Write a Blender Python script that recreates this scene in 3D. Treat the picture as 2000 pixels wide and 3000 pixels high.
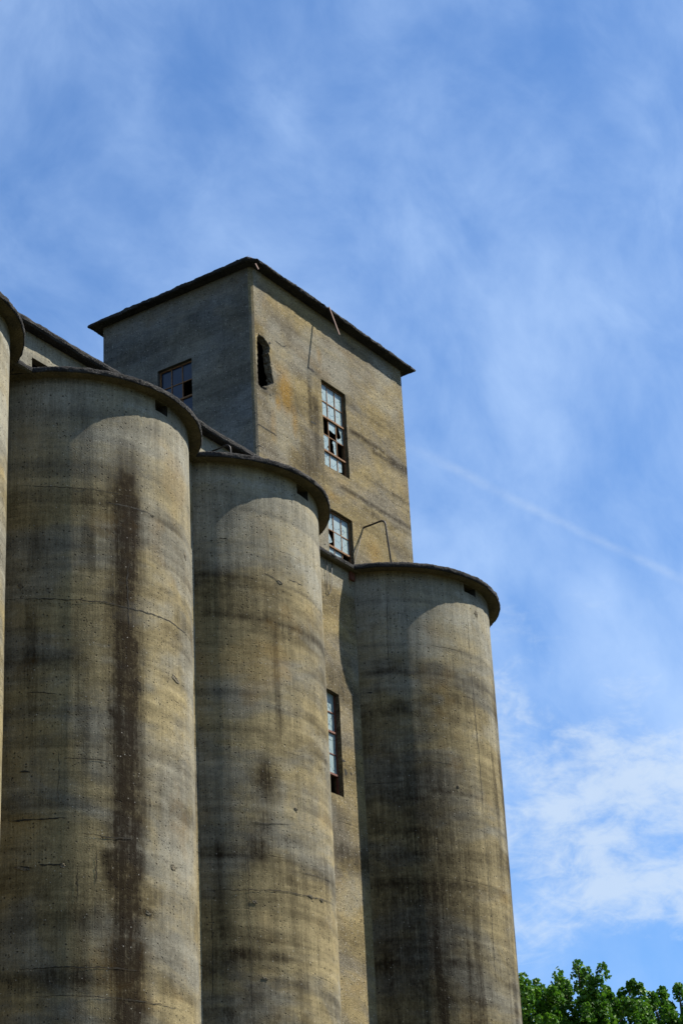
import bpy, bmesh, math, random
import numpy as np
from mathutils import Vector, Matrix
from mathutils.geometry import delaunay_2d_cdt

for o in list(bpy.data.objects):
    bpy.data.objects.remove(o)
scene = bpy.context.scene
COL = scene.collection
R = math.radians

# ------------------------------------------------------------------ camera
CAM = Vector((-35.609, -31.229, 1.6))
FW = Vector((0.74948646, 0.49391744, 0.44081244))
RT = Vector((0.56881567, -0.8211161, -0.04708597))
UP = Vector((-0.33870161, -0.28603132, 0.89636338))
FPX = 6677.08                                   # focal length in pixels of the 2000x3000 photograph
cd = bpy.data.cameras.new('camera'); cam = bpy.data.objects.new('camera', cd); COL.objects.link(cam)
m = Matrix((RT, UP, -FW)).transposed().to_4x4(); m.translation = CAM
cam.matrix_world = m
cd.sensor_fit = 'VERTICAL'; cd.sensor_height = 36.0; cd.lens = 36.0 * FPX / 3000.0
cd.clip_start = 0.1; cd.clip_end = 6000
scene.camera = cam

# ------------------------------------------------------------------ light
SUN_AZ, SUN_EL = -45.5, 50.5                    # azimuth counted from +X towards +Y
sd = bpy.data.lights.new('sun', 'SUN'); sd.energy = 5.0; sd.angle = R(0.53); sd.color = (1.0, 0.94, 0.83)
sun = bpy.data.objects.new('sun', sd); COL.objects.link(sun)
SV = Vector((math.cos(R(SUN_AZ)) * math.cos(R(SUN_EL)), math.sin(R(SUN_AZ)) * math.cos(R(SUN_EL)), math.sin(R(SUN_EL))))
sun.rotation_euler = SV.to_track_quat('Z', 'Y').to_euler(); sun.location = (0, -60, 80)

scene.view_settings.view_transform = 'Standard'; scene.view_settings.look = 'None'
scene.view_settings.exposure = 1.18; scene.view_settings.gamma = 1.0
scene.view_settings.use_curve_mapping = False

# ------------------------------------------------------------------ node helpers
class NT:
    def __init__(s, tree): s.t = tree; s.t.nodes.clear()
    def n(s, typ, **kw):
        nd = s.t.nodes.new(typ)
        for k, v in kw.items(): setattr(nd, k, v)
        return nd
    def put(s, sock, v):
        if isinstance(v, bpy.types.NodeSocket): s.t.links.new(v, sock)
        elif v is not None:
            if isinstance(v, (tuple, list)) and len(v) == 3 and sock.type == 'RGBA': v = (*v, 1)
            sock.default_value = v
    def m(s, op, a, b=None, c=None, clamp=False):
        nd = s.n('ShaderNodeMath', operation=op, use_clamp=clamp)
        for i, v in enumerate((a, b, c)):
            if v is not None: s.put(nd.inputs[i], v)
        return nd.outputs[0]
    def mix(s, f, a, b, blend='MIX'):
        nd = s.n('ShaderNodeMix', data_type='RGBA', blend_type=blend)
        s.put(nd.inputs[0], f); s.put(nd.inputs[6], a); s.put(nd.inputs[7], b); return nd.outputs[2]
    def rng(s, v, a, b, c=0.0, d=1.0, smooth=False):
        nd = s.n('ShaderNodeMapRange', interpolation_type='SMOOTHSTEP' if smooth else 'LINEAR')
        s.put(nd.inputs[0], v); s.put(nd.inputs[1], a); s.put(nd.inputs[2], b); s.put(nd.inputs[3], c); s.put(nd.inputs[4], d)
        return nd.outputs[0]
    def xyz(s, x, y, z=0.0):
        nd = s.n('ShaderNodeCombineXYZ'); s.put(nd.inputs[0], x); s.put(nd.inputs[1], y); s.put(nd.inputs[2], z); return nd.outputs[0]
    def sep(s, v):
        nd = s.n('ShaderNodeSeparateXYZ'); s.put(nd.inputs[0], v); return nd.outputs
    def noise(s, vec, scale=1.0, detail=3.0, rough=0.55, dist=0.0):
        nd = s.n('ShaderNodeTexNoise'); s.put(nd.inputs['Vector'], vec); s.put(nd.inputs['Scale'], scale)
        s.put(nd.inputs['Detail'], detail); s.put(nd.inputs['Roughness'], rough); s.put(nd.inputs['Distortion'], dist); return nd.outputs[0]
    def voro(s, vec, scale, feature='F1', rand=1.0):
        nd = s.n('ShaderNodeTexVoronoi', feature=feature); s.put(nd.inputs['Vector'], vec); s.put(nd.inputs['Scale'], scale)
        s.put(nd.inputs['Randomness'], rand); return nd.outputs
    def scl(s, col, f):
        nd = s.n('ShaderNodeVectorMath', operation='SCALE'); s.put(nd.inputs[0], col); s.put(nd.inputs[3], f); return nd.outputs[0]

# ------------------------------------------------------------------ sky
w = bpy.data.worlds.new('World'); scene.world = w; w.use_nodes = True
k = NT(w.node_tree)
sky = k.n('ShaderNodeTexSky', sky_type='NISHITA'); sky.sun_disc = False
sky.sun_elevation = R(SUN_EL); sky.sun_rotation = R(90.0 - SUN_AZ)
sky.air_density = 1.0; sky.dust_density = 0.3; sky.ozone_density = 3.0; sky.altitude = 100
tc = k.n('ShaderNodeTexCoord'); dx, dy, dz = k.sep(tc.outputs['Generated'])
zz = k.m('MAXIMUM', dz, 0.03)
px = k.m('DIVIDE', dx, zz); py = k.m('DIVIDE', dy, zz)            # position on a flat cloud layer overhead
P = k.xyz(px, py, 0.0)
# thin veil of high cloud with soft wisps
D0 = tc.outputs['Generated']
dn = k.n('ShaderNodeTexNoise'); k.put(dn.inputs['Vector'], D0); dn.inputs['Scale'].default_value = 3.2; dn.inputs['Detail'].default_value = 3
wv = k.n('ShaderNodeVectorMath', operation='MULTIPLY_ADD'); k.put(wv.inputs[0], dn.outputs[1]); wv.inputs[1].default_value = (0.14, 0.14, 0.14); k.put(wv.inputs[2], D0)
D1 = wv.outputs[0]
mp = k.n('ShaderNodeMapping'); k.put(mp.inputs[0], D1); mp.inputs['Rotation'].default_value = (0.5, 0.35, 0.9); mp.inputs['Scale'].default_value = (1.0, 1.7, 1.3); D2 = mp.outputs[0]
v1 = k.noise(D2, 4.6, 6.0, 0.52, 0.15); v2 = k.noise(D1, 1.9, 3.0, 0.5, 0.2); v3 = k.noise(D2, 17.0, 6.0, 0.58, 0.25)
el = k.m('ARCSINE', dz)
vs_ = k.m('ADD', k.m('ADD', k.m('MULTIPLY', v1, 0.66), k.m('MULTIPLY', v2, 0.30)), k.m('MULTIPLY', v3, 0.32))
veil = k.rng(vs_, 0.42, 0.86, 0.06, 0.84, True)
# lumpy broken cloud layer low over the horizon
mp2 = k.n('ShaderNodeMapping'); k.put(mp2.inputs[0], D0); mp2.inputs['Scale'].default_value = (1.0, 1.0, 2.0); mp2.inputs['Location'].default_value = (0.37, 0.81, 0.10); D3 = mp2.outputs[0]
e1 = k.noise(D3, 7.5, 9.0, 0.62, 0.6); e2 = k.noise(D3, 62.0, 5.0, 0.65, 0.6); e3 = k.noise(D3, 22.0, 6.0, 0.60, 0.6)
lowm = k.m('MULTIPLY', k.rng(el, R(13.6), R(17.8), 0, 1, True), k.rng(el, R(18.6), R(24.5), 1, 0, True))
cs = k.m('ADD', k.m('ADD', k.m('MULTIPLY', e1, 0.84), k.m('MULTIPLY', e2, 0.34)), k.m('MULTIPLY', e3, 0.62))
cum = k.rng(k.m('ADD', cs, k.m('MULTIPLY', lowm, 0.26)), 0.965, 1.26, 0, 0.70, True)
cum = k.m('MULTIPLY', cum, k.rng(el, R(21.0), R(25.0), 1, 0, True))
# an old vapour trail
ax, ay, bx, by = 1.60, 0.996, 2.12, 0.926
L = math.hypot(bx - ax, by - ay); tx, ty = (bx - ax) / L, (by - ay) / L
ox = k.m('SUBTRACT', px, ax); oy = k.m('SUBTRACT', py, ay)
al = k.m('ADD', k.m('MULTIPLY', ox, tx), k.m('MULTIPLY', oy, ty))
wob = k.m('MULTIPLY', k.m('SUBTRACT', k.noise(P, 3.0, 3.0), 0.5), 0.022)
ac = k.m('ABSOLUTE', k.m('ADD', k.m('ADD', k.m('MULTIPLY', ox, -ty), k.m('MULTIPLY', oy, tx)), wob))
trail = k.m('MULTIPLY', k.rng(ac, 0.0, 0.012, 1, 0, True), k.m('MULTIPLY', k.rng(al, 0.0, 0.10, 0, 1, True), k.rng(al, 0.40, 0.64, 1, 0, True)))
trail = k.m('MULTIPLY', trail, k.m('MULTIPLY', k.rng(k.noise(P, 14.0, 5.0, 0.7), 0.3, 0.7, 0.1, 1.0), 0.24))
blue = k.mix(1.0, sky.outputs[0], (0.60, 0.92, 1.22), 'MULTIPLY')   # a deep, polarised blue
skyc = k.mix(veil, blue, (3.6, 5.0, 7.4))
skyc = k.mix(k.m('MAXIMUM', cum, trail), skyc, (4.9, 5.7, 6.6))
bg = k.n('ShaderNodeBackground'); k.put(bg.inputs[0], skyc); bg.inputs[1].default_value = 0.0645
wo = k.n('ShaderNodeOutputWorld'); k.put(wo.inputs[0], bg.outputs[0])

# ------------------------------------------------------------------ photograph pixel -> place on a known surface
def ray(q):
    d = FW + RT * ((q[0] - 1000) / FPX) - UP * ((q[1] - 1500) / FPX); return d.normalized()
def on_plane(q, ax, val):
    d = ray(q); return CAM + d * ((val - CAM[ax]) / d[ax])
def on_cyl(q, cx, rad=3.0):
    d = ray(q); o = CAM - Vector((cx, 0, 0)); a = d.x**2 + d.y**2; b = 2 * (o.x * d.x + o.y * d.y); c = o.x**2 + o.y**2 - rad * rad
    D = max(0.0, b * b - 4 * a * c); P = CAM + d * ((-b - math.sqrt(D)) / (2 * a))
    return math.atan2(P.y, P.x - cx), P.z

# ------------------------------------------------------------------ numpy noise for wear maps and rough edges
def _hash(ix, iy, s):
    h = (ix.astype(np.int64) * 374761393 + iy.astype(np.int64) * 668265263 + int(s) * 1442695041) & 0xFFFFFFFF
    h = ((h ^ (h >> 13)) * 1274126177) & 0xFFFFFFFF
    h = h ^ (h >> 16)
    return (h & 0xFFFFFF) / float(0xFFFFFF)
def vnoise(x, y, s=0):
    x = np.asarray(x, float); y = np.asarray(y, float); x, y = np.broadcast_arrays(x, y)
    ix = np.floor(x); iy = np.floor(y); fx = x - ix; fy = y - iy
    fx = fx * fx * (3 - 2 * fx); fy = fy * fy * (3 - 2 * fy)
    a = _hash(ix, iy, s); b = _hash(ix + 1, iy, s); c = _hash(ix, iy + 1, s); d = _hash(ix + 1, iy + 1, s)
    return (a * (1 - fx) + b * fx) * (1 - fy) + (c * (1 - fx) + d * fx) * fy
def fbm(x, y, s=0, o=4, g=0.5):
    t = 0; a = 1; n = 0
    for i in range(o):
        t = t + a * vnoise(np.asarray(x) * 2**i + 17.3 * i, np.asarray(y) * 2**i + 9.1 * i, s + i); n += a; a *= g
    return t / n
def sst(a, b, x):
    t = np.clip((x - a) / (b - a), 0, 1); return t * t * (3 - 2 * t)

# ------------------------------------------------------------------ materials
def new_mat(name):
    mt = bpy.data.materials.new(name); mt.use_nodes = True; return mt, NT(mt.node_tree)
def finish(k, col, rough=0.9, spec=0.2, bump=None, bdist=0.01, bstr=0.6, metal=0.0, extra=None):
    bs = k.n('ShaderNodeBsdfPrincipled'); k.put(bs.inputs['Base Color'], col); k.put(bs.inputs['Roughness'], rough)
    k.put(bs.inputs['Specular IOR Level'], spec); k.put(bs.inputs['Metallic'], metal)
    if bump is not None:
        b = k.n('ShaderNodeBump'); k.put(b.inputs['Height'], bump); b.inputs['Distance'].default_value = bdist; b.inputs['Strength'].default_value = bstr
        k.put(bs.inputs['Normal'], b.outputs[0])
    o = k.n('ShaderNodeOutputMaterial'); k.put(o.inputs[0], bs.outputs[0]); return bs

def concrete(name, tan, grey, agg=0.0, streaky=1.0, mean=1.0, greyshift=0.0):
    """cast concrete; UV is metres along and up the wall; attribute 'stain' = (dark, pale, rust)"""
    mt, k = new_mat(name)
    uvn = k.n('ShaderNodeUVMap'); u, v, _ = k.sep(uvn.outputs[0])
    at = k.n('ShaderNodeAttribute', attribute_name='stain'); sr, sg, sb = k.sep(at.outputs['Vector'])
    def N(su, sv, z, det=4.0, ro=0.55, di=0.0):
        return k.noise(k.xyz(k.m('MULTIPLY', u, su), k.m('MULTIPLY', v, sv), z), 1.0, det, ro, di)
    big = N(0.30, 0.55, 2.1, 5.0, 0.6, 0.6)
    f = k.rng(k.m('ADD', big, greyshift), 0.40, 0.62, 0, 1, True)
    c = k.mix(f, tan, grey)
    oc = k.rng(N(0.6, 0.8, 31.0, 6.0), 0.56, 0.74, 0, 0.32, True)
    c = k.mix(oc, c, (tan[0] * 1.05, tan[1] * 0.86, tan[2] * 0.62))
    band = k.rng(N(0.12, 1.3, 5.5, 6.0, 0.65, 0.3), 0.28, 0.72, 0.72, 1.22)
    band2 = k.rng(N(0.20, 5.0, 7.9, 6.0, 0.65, 0.3), 0.28, 0.72, 1 - (0.12 + 0.16 * streaky), 1 + (0.10 + 0.14 * streaky))
    stk = k.rng(N(5.0, 0.20, 9.7, 5.0, 0.6, 0.3), 0.25, 0.75, 1 - 0.24 * streaky, 1 + 0.18 * streaky)
    stk2 = k.rng(N(26.0, 1.1, 12.2, 4.0, 0.65), 0.25, 0.75, 1 - 0.24 * streaky, 1 + 0.20 * streaky)
    blot = k.rng(N(2.2, 3.4, 15.0, 8.0, 0.72, 0.4), 0.28, 0.72, 0.70, 1.24)
    grain = N(34.0, 34.0, 18.0, 3.0, 0.7); gr = k.m('MULTIPLY', k.rng(grain, 0.25, 0.75, 0.64 - 0.2 * agg, 1.36 + 0.2 * agg), k.rng(N(13.0, 13.0, 61.0, 4.0, 0.7), 0.25, 0.75, 0.78 - 0.1 * agg, 1.22 + 0.1 * agg))
    f = k.m('MULTIPLY', k.m('MULTIPLY', k.m('MULTIPLY', band, band2), k.m('MULTIPLY', stk, stk2)), k.m('MULTIPLY', blot, gr))
    c = k.scl(c, k.m('MULTIPLY', f, mean))
    # dark soot, algae and silo D's painted shade, rust, lime
    edge = N(5.0, 5.0, 21.0, 5.0, 0.7); edge2 = N(22.0, 9.0, 23.0, 3.0, 0.7)
    run = N(13.0, 0.45, 27.0, 5.0, 0.65, 0.2)
    jit = k.m('ADD', k.m('MULTIPLY', k.m('SUBTRACT', edge, 0.5), 1.3), k.m('MULTIPLY', k.m('SUBTRACT', edge2, 0.5), 0.9))
    nn_ = k.m('ADD', k.m('ADD', k.m('MULTIPLY', edge, 0.40), k.m('MULTIPLY', edge2, 0.35)), k.m('MULTIPLY', run, 0.45))
    d = k.m('MULTIPLY', sr, k.rng(nn_, 0.40, 0.80, 0.25, 1.55)); d = k.rng(d, 0.03, 0.92, 0, 0.96)
    c = k.mix(d, c, k.scl(c, 0.14)); c = k.mix(k.m('MULTIPLY', d, 0.72), c, (0.0130, 0.0078, 0.0038))
    g = k.rng(k.m('MULTIPLY', sg, k.m('ADD', 1.0, jit)), 0.12, 0.9, 0, 0.85)
    c = k.mix(g, c, k.scl((0.212, 0.204, 0.168), k.m('MULTIPLY', k.m('MULTIPLY', gr, stk2), stk)))
    ru_ = k.rng(k.m('MULTIPLY', sb, k.m('ADD', 1.0, jit)), 0.12, 0.9, 0, 0.8)
    c = k.mix(ru_, c, k.scl((0.185, 0.108, 0.024), gr))
    # blow holes and pale stones
    vv = k.xyz(u, k.m('MULTIPLY', v, 1.15), 4.0)
    vo = k.voro(vv, 7.0); pick = k.sep(vo[1])
    hole = k.m('MULTIPLY', k.rng(vo[0], 0.10, 0.19, 1, 0), k.m('GREATER_THAN', pick[0], 0.52))
    vo2 = k.voro(k.xyz(u, v, 9.0), 17.0); pick2 = k.sep(vo2[1])
    hole2 = k.m('MULTIPLY', k.rng(vo2[0], 0.15, 0.30, 1, 0), k.m('GREATER_THAN', pick2[0], 0.62 - 0.15 * agg))
    hole2 = k.m('MULTIPLY', hole2, k.rng(N(0.9, 1.4, 41.0, 4.0), 0.34, 0.58, 0.12, 1, True))
    pit = k.m('MAXIMUM', hole, hole2)
    stone = k.m('MULTIPLY', k.rng(vo2[0], 0.14, 0.26, 1, 0), k.m('LESS_THAN', pick2[1], 0.05 + 0.34 * agg))
    c = k.mix(k.m('MULTIPLY', stone, 0.5 + 0.2 * agg), c, (0.42, 0.40, 0.35))
    c = k.mix(k.m('MULTIPLY', pit, 0.82), c, (0.022, 0.020, 0.016))
    # cold joints between pours
    jv = k.m('ADD', v, k.m('MULTIPLY', k.m('SUBTRACT', N(0.7, 0.35, 50.0, 7.0, 0.72), 0.5), 0.16))
    fr = k.m('ABSOLUTE', k.m('SUBTRACT', k.m('FRACT', k.m('DIVIDE', jv, 1.27)), 0.5))
    jm = k.rng(N(0.55, 0.9, 53.0, 6.0, 0.7), 0.54, 0.66, 0, 0.8, True)
    joint = k.m('MULTIPLY', k.rng(fr, 0.003, 0.009, 1, 0), jm)
    soft = k.m('MULTIPLY', k.rng(fr, 0.0, 0.10, 1, 0, True), k.rng(N(0.4, 0.8, 57.0, 3.0), 0.42, 0.62, 0, 0.35, True))
    c = k.mix(soft, c, k.scl(c, 0.45)); c = k.mix(k.m('MULTIPLY', joint, 0.8), c, (0.025, 0.021, 0.016))
    hgt = k.m('ADD', k.m('ADD', k.m('MULTIPLY', grain, 0.55 + 0.5 * agg), k.m('MULTIPLY', stk2, 0.45 * streaky)), k.m('MULTIPLY', blot, 0.3))
    hgt = k.m('SUBTRACT', hgt, k.m('ADD', k.m('MULTIPLY', pit, 1.0), k.m('MULTIPLY', joint, 1.2)))
    finish(k, c, 0.95, 0.05, hgt, 0.016 + 0.012 * agg, 0.75)
    return mt

TAN = (0.224, 0.183, 0.100); GREY = (0.176, 0.164, 0.128)
M = {}
M['silo'] = concrete('silo_concrete', TAN, GREY, 0.0, 1.0, 0.92)
M['tower'] = concrete('tower_concrete', (0.212, 0.168, 0.086), (0.150, 0.132, 0.098), 1.0, 0.3, 0.94)
M['tower_shaded'] = concrete('tower_shaded_concrete', (0.142, 0.134, 0.110), (0.126, 0.128, 0.122), 0.5, 0.3, 0.92)  # side wall copy, its shade painted in as a cooler, darker colour

def rough_concrete(name, a, b, speck=(0.45, 0.43, 0.36)):
    mt, k = new_mat(name)
    g = k.n('ShaderNodeNewGeometry'); p = g.outputs['Position']
    n1 = k.noise(p, 2.0, 5.0, 0.65); n2 = k.noise(p, 26.0, 4.0, 0.7); vo = k.voro(p, 22.0)
    c = k.mix(k.rng(n1, 0.35, 0.65), a, b); c = k.scl(c, k.rng(n2, 0.25, 0.75, 0.55, 1.45))
    st = k.m('MULTIPLY', k.rng(vo[0], 0.15, 0.3, 1, 0), k.m('GREATER_THAN', k.sep(vo[1])[0], 0.72))
    c = k.mix(k.m('MULTIPLY', st, 0.55), c, speck)
    finish(k, c, 0.95, 0.1, k.m('ADD', n2, k.m('MULTIPLY', vo[0], 0.5)), 0.04, 0.9); return mt
M['cap'] = rough_concrete('weathered_cap_concrete', (0.070, 0.060, 0.040), (0.125, 0.102, 0.058), (0.25, 0.22, 0.16))
M['roof'] = rough_concrete('tarred_roof_felt', (0.018, 0.018, 0.019), (0.038, 0.036, 0.034), (0.26, 0.25, 0.22))
M['spall'] = rough_concrete('broken_concrete', (0.050, 0.046, 0.036), (0.15, 0.128, 0.09), (0.30, 0.28, 0.23))
def simple(name, c, rough=0.8, var=0.35, scale=12.0, spec=0.3, c2=None):
    mt, k = new_mat(name); g = k.n('ShaderNodeNewGeometry'); n = k.noise(g.outputs['Position'], scale, 4.0, 0.65)
    col = k.mix(k.rng(n, 0.35, 0.65), c, c2) if c2 else k.scl(c, k.rng(n, 0.25, 0.75, 1 - var, 1 + var))
    if c2 is None:
        rgb = k.n('ShaderNodeRGB'); rgb.outputs[0].default_value = (*c, 1); col = k.scl(rgb.outputs[0], k.rng(n, 0.25, 0.75, 1 - var, 1 + var))
    finish(k, col, rough, spec, n, 0.004, 0.5); return mt
M['dark'] = simple('unlit_inner_concrete', (0.035, 0.032, 0.028), 0.95, 0.4)  # near-black colour stands in for the darkness inside openings
M['crack'] = simple('open_crack', (0.018, 0.016, 0.012), 0.95, 0.4)
M['rust'] = simple('rusty_steel_sash', (0.095, 0.046, 0.022), 0.8, 0.3, 9.0, 0.2, (0.19, 0.100, 0.042))
M['rust_red'] = simple('red_oxide_steel', (0.075, 0.022, 0.014), 0.75, 0.3, 9.0, 0.3, (0.12, 0.048, 0.028))
M['pipe'] = simple('dark_steel_pipe', (0.016, 0.014, 0.013), 0.55, 0.3)
M['wood'] = simple('bleached_wood', (0.14, 0.088, 0.070), 0.85, 0.25)
M['block'] = simple('plain_concrete', (0.27, 0.24, 0.17), 0.92, 0.25, 1.5)
M['bark'] = simple('grey_bark', (0.10, 0.085, 0.065), 0.9, 0.4, 9.0)

# wired glass, dusty on the outside, with wavy cracks
mt, k = new_mat('dusty_wired_glass')
uvn = k.n('ShaderNodeUVMap'); uv = uvn.outputs[0]
wr = k.n('ShaderNodeVectorMath', operation='ADD')
k.put(wr.inputs[0], uv)
nz = k.n('ShaderNodeTexNoise'); k.put(nz.inputs['Vector'], uv); nz.inputs['Scale'].default_value = 5.0
k.put(wr.inputs[1], k.scl(nz.outputs[1], 0.16))
vo = k.voro(wr.outputs[0], 3.1, 'DISTANCE_TO_EDGE'); ck = k.rng(vo[0], 0.012, 0.026, 1, 0)
dirt = k.noise(uv, 4.0, 4.0, 0.6); sp = k.noise(uv, 40.0, 2.0, 0.6)
base = k.mix(k.rng(dirt, 0.3, 0.7), (0.185, 0.25, 0.26), (0.24, 0.29, 0.28)); base = k.scl(base, k.rng(sp, 0.3, 0.7, 0.88, 1.1))
base = k.mix(k.m('MULTIPLY', ck, 0.8), base, (0.03, 0.05, 0.06))
finish(k, base, 0.22, 0.6); M['glass'] = mt
# shaded copy of the glass: dark blue shade and reflection painted into its colour
mt, k = new_mat('shaded_window_glass')
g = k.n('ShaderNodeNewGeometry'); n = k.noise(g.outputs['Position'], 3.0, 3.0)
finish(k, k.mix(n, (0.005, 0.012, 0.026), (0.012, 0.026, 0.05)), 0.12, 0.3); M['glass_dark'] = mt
mt, k = new_mat('leaf')
g = k.n('ShaderNodeNewGeometry'); rnd = g.outputs['Random Per Island']
c = k.mix(rnd, (0.022, 0.084, 0.006), (0.076, 0.168, 0.011))
bs = k.n('ShaderNodeBsdfPrincipled'); k.put(bs.inputs['Base Color'], c); bs.inputs['Roughness'].default_value = 0.55; bs.inputs['Specular IOR Level'].default_value = 0.22
tr = k.n('ShaderNodeBsdfTranslucent'); k.put(tr.inputs[0], k.scl(c, 1.3)); ms = k.n('ShaderNodeMixShader'); ms.inputs[0].default_value = 0.28
k.put(ms.inputs[1], bs.outputs[0]); k.put(ms.inputs[2], tr.outputs[0]); o = k.n('ShaderNodeOutputMaterial'); k.put(o.inputs[0], ms.outputs[0]); M['leaf'] = mt
mt, k = new_mat('dry_grass_and_gravel')
g = k.n('ShaderNodeNewGeometry'); p = g.outputs['Position']
n1 = k.noise(p, 0.15, 6.0, 0.6); n2 = k.noise(p, 8.0, 5.0, 0.7)
c = k.mix(k.rng(n1, 0.42, 0.58), (0.026, 0.040, 0.013), (0.075, 0.064, 0.044)); c = k.scl(c, k.rng(n2, 0.25, 0.75, 0.6, 1.4))
finish(k, c, 0.95, 0.1, n2, 0.05, 0.8); M['ground'] = mt

# ------------------------------------------------------------------ object helpers
def link(name, me, mat, parent=None, smooth=False):
    if mat is not None: me.materials.append(mat)
    if smooth: me.polygons.foreach_set('use_smooth', [True] * len(me.polygons))
    o = bpy.data.objects.new(name, me); COL.objects.link(o)
    if parent is not None: o.parent = parent; o.matrix_parent_inverse = parent.matrix_world.inverted()
    return o
def tag(o, label, cat, group=None, kind=None):
    if label: o['label'] = label
    if cat: o['category'] = cat
    if group: o['group'] = group
    if kind: o['kind'] = kind
    return o
def thing(name, loc, label, cat, group=None):
    o = bpy.data.objects.new(name, None); COL.objects.link(o); o.location = loc; o.empty_display_size = 0.5
    o.matrix_world = Matrix.Translation(loc)
    return tag(o, label, cat, group)
def mesh(name, vs, fs):
    me = bpy.data.meshes.new(name); me.from_pydata([tuple(v) for v in vs], [], fs); me.update(); return me
def box_mesh(name, x0, x1, y0, y1, z0, z1):
    v = [(x, y, z) for z in (z0, z1) for y in (y0, y1) for x in (x0, x1)]
    return mesh(name, v, [(0, 2, 3, 1), (4, 5, 7, 6), (0, 1, 5, 4), (2, 6, 7, 3), (0, 4, 6, 2), (1, 3, 7, 5)])
def part_box(name, b, mat, parent): return link(name, box_mesh(name, *b), mat, parent)
def set_uv(me, uvv):
    """uvv per vertex"""
    ul = me.uv_layers.new(name='UVMap'); li = np.empty(len(me.loops), np.int32); me.loops.foreach_get('vertex_index', li)
    ul.data.foreach_set('uv', np.asarray(uvv, np.float32)[li].ravel())
def set_stain(me, a):
    at = me.color_attributes.new('stain', 'FLOAT_COLOR', 'POINT'); c = np.ones((len(me.vertices), 4), np.float32); c[:, :3] = a
    at.data.foreach_set('color', c.ravel())
def tube(name, pts, rad, mat, parent=None, seg=8):
    pts = [Vector(p) for p in pts]; rads = rad if isinstance(rad, (list, tuple)) else [rad] * len(pts)
    vs, fs = [], []; up = None
    for i, p in enumerate(pts):
        d = (pts[min(i + 1, len(pts) - 1)] - pts[max(i - 1, 0)]).normalized()
        if up is None: up = d.orthogonal().normalized()
        up = (up - d * up.dot(d)).normalized(); s = d.cross(up)
        for j in range(seg):
            a = 2 * math.pi * j / seg; vs.append(p + (up * math.cos(a) + s * math.sin(a)) * rads[i])
    for i in range(len(pts) - 1):
        for j in range(seg):
            a = i * seg + j; b = i * seg + (j + 1) % seg; fs.append((a, b, b + seg, a + seg))
    fs.append(tuple(range(seg))[::-1]); fs.append(tuple(range((len(pts) - 1) * seg, len(pts) * seg)))
    if name is None: return vs, fs
    return link(name, mesh(name, vs, fs), mat, parent, True)

# ------------------------------------------------------------------ ground
gm = mesh('ground', [(-3000, -3000, 0), (3000, -3000, 0), (3000, 3000, 0), (-3000, 3000, 0)], [(0, 1, 2, 3)])
tag(link('ground', gm, M['ground']), None, None, kind='structure')

# ------------------------------------------------------------------ silos
RS, RC, ZT = 3.0, 3.32, 27.0                    # wall radius, cap radius, cap top
CX = {'A': -6.177, 'B': 0.0, 'C': 5.25, 'D': 13.444}
WT = ZT - 0.13                                  # where the wall runs into the slab
NTH = 336

def streak(th, z, th0, wdeg, z0, s):
    """a leak running down: each pour lift starts dark at its top edge and fades downwards"""
    deg = np.degrees(th); rs = np.random.RandomState(s); zt = z0; out = 0 * z
    wy = z + 0.10 * (fbm(deg * 0.10, 0 * z, s) - 0.5) + 0.06 * (fbm(deg * 0.4, z * 0.6, s + 2) - 0.5)
    wob = 5.0 * (fbm(deg * 0.12, z * 1.3, s + 9, 5, 0.62) - 0.5)
    while zt > 0:
        h = rs.uniform(0.40, 1.15); a = rs.uniform(0.55, 1.0) * min(1.0, 0.6 + (z0 - zt) * 0.5); w = wdeg * rs.uniform(0.75, 1.25) * (0.8 + 0.3 * min(1, (z0 - zt) / 10)); c = th0 + rs.uniform(-1.8, 1.8)
        t = (zt - wy) / h
        f = sst(-0.06, 0.04, t) * np.exp(-np.clip(t, 0, 9)**2 * 0.9) * a * np.exp(-np.abs((deg - c + wob) / w)**2.4)
        out = np.maximum(out, f); zt -= h * rs.uniform(0.75, 1.0)
    soft = 0.52 * np.exp(-((deg - th0 + wob) / (wdeg * 1.25))**2) * sst(z0, z0 - 1.5, z)
    fade = sst(0.05, 1.9, z0 - z + 0.7 * (fbm(deg * 0.35, 0 * z, s + 21, 4) - 0.5))
    return np.maximum(out, soft) * (0.12 + 0.88 * fade)

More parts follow.
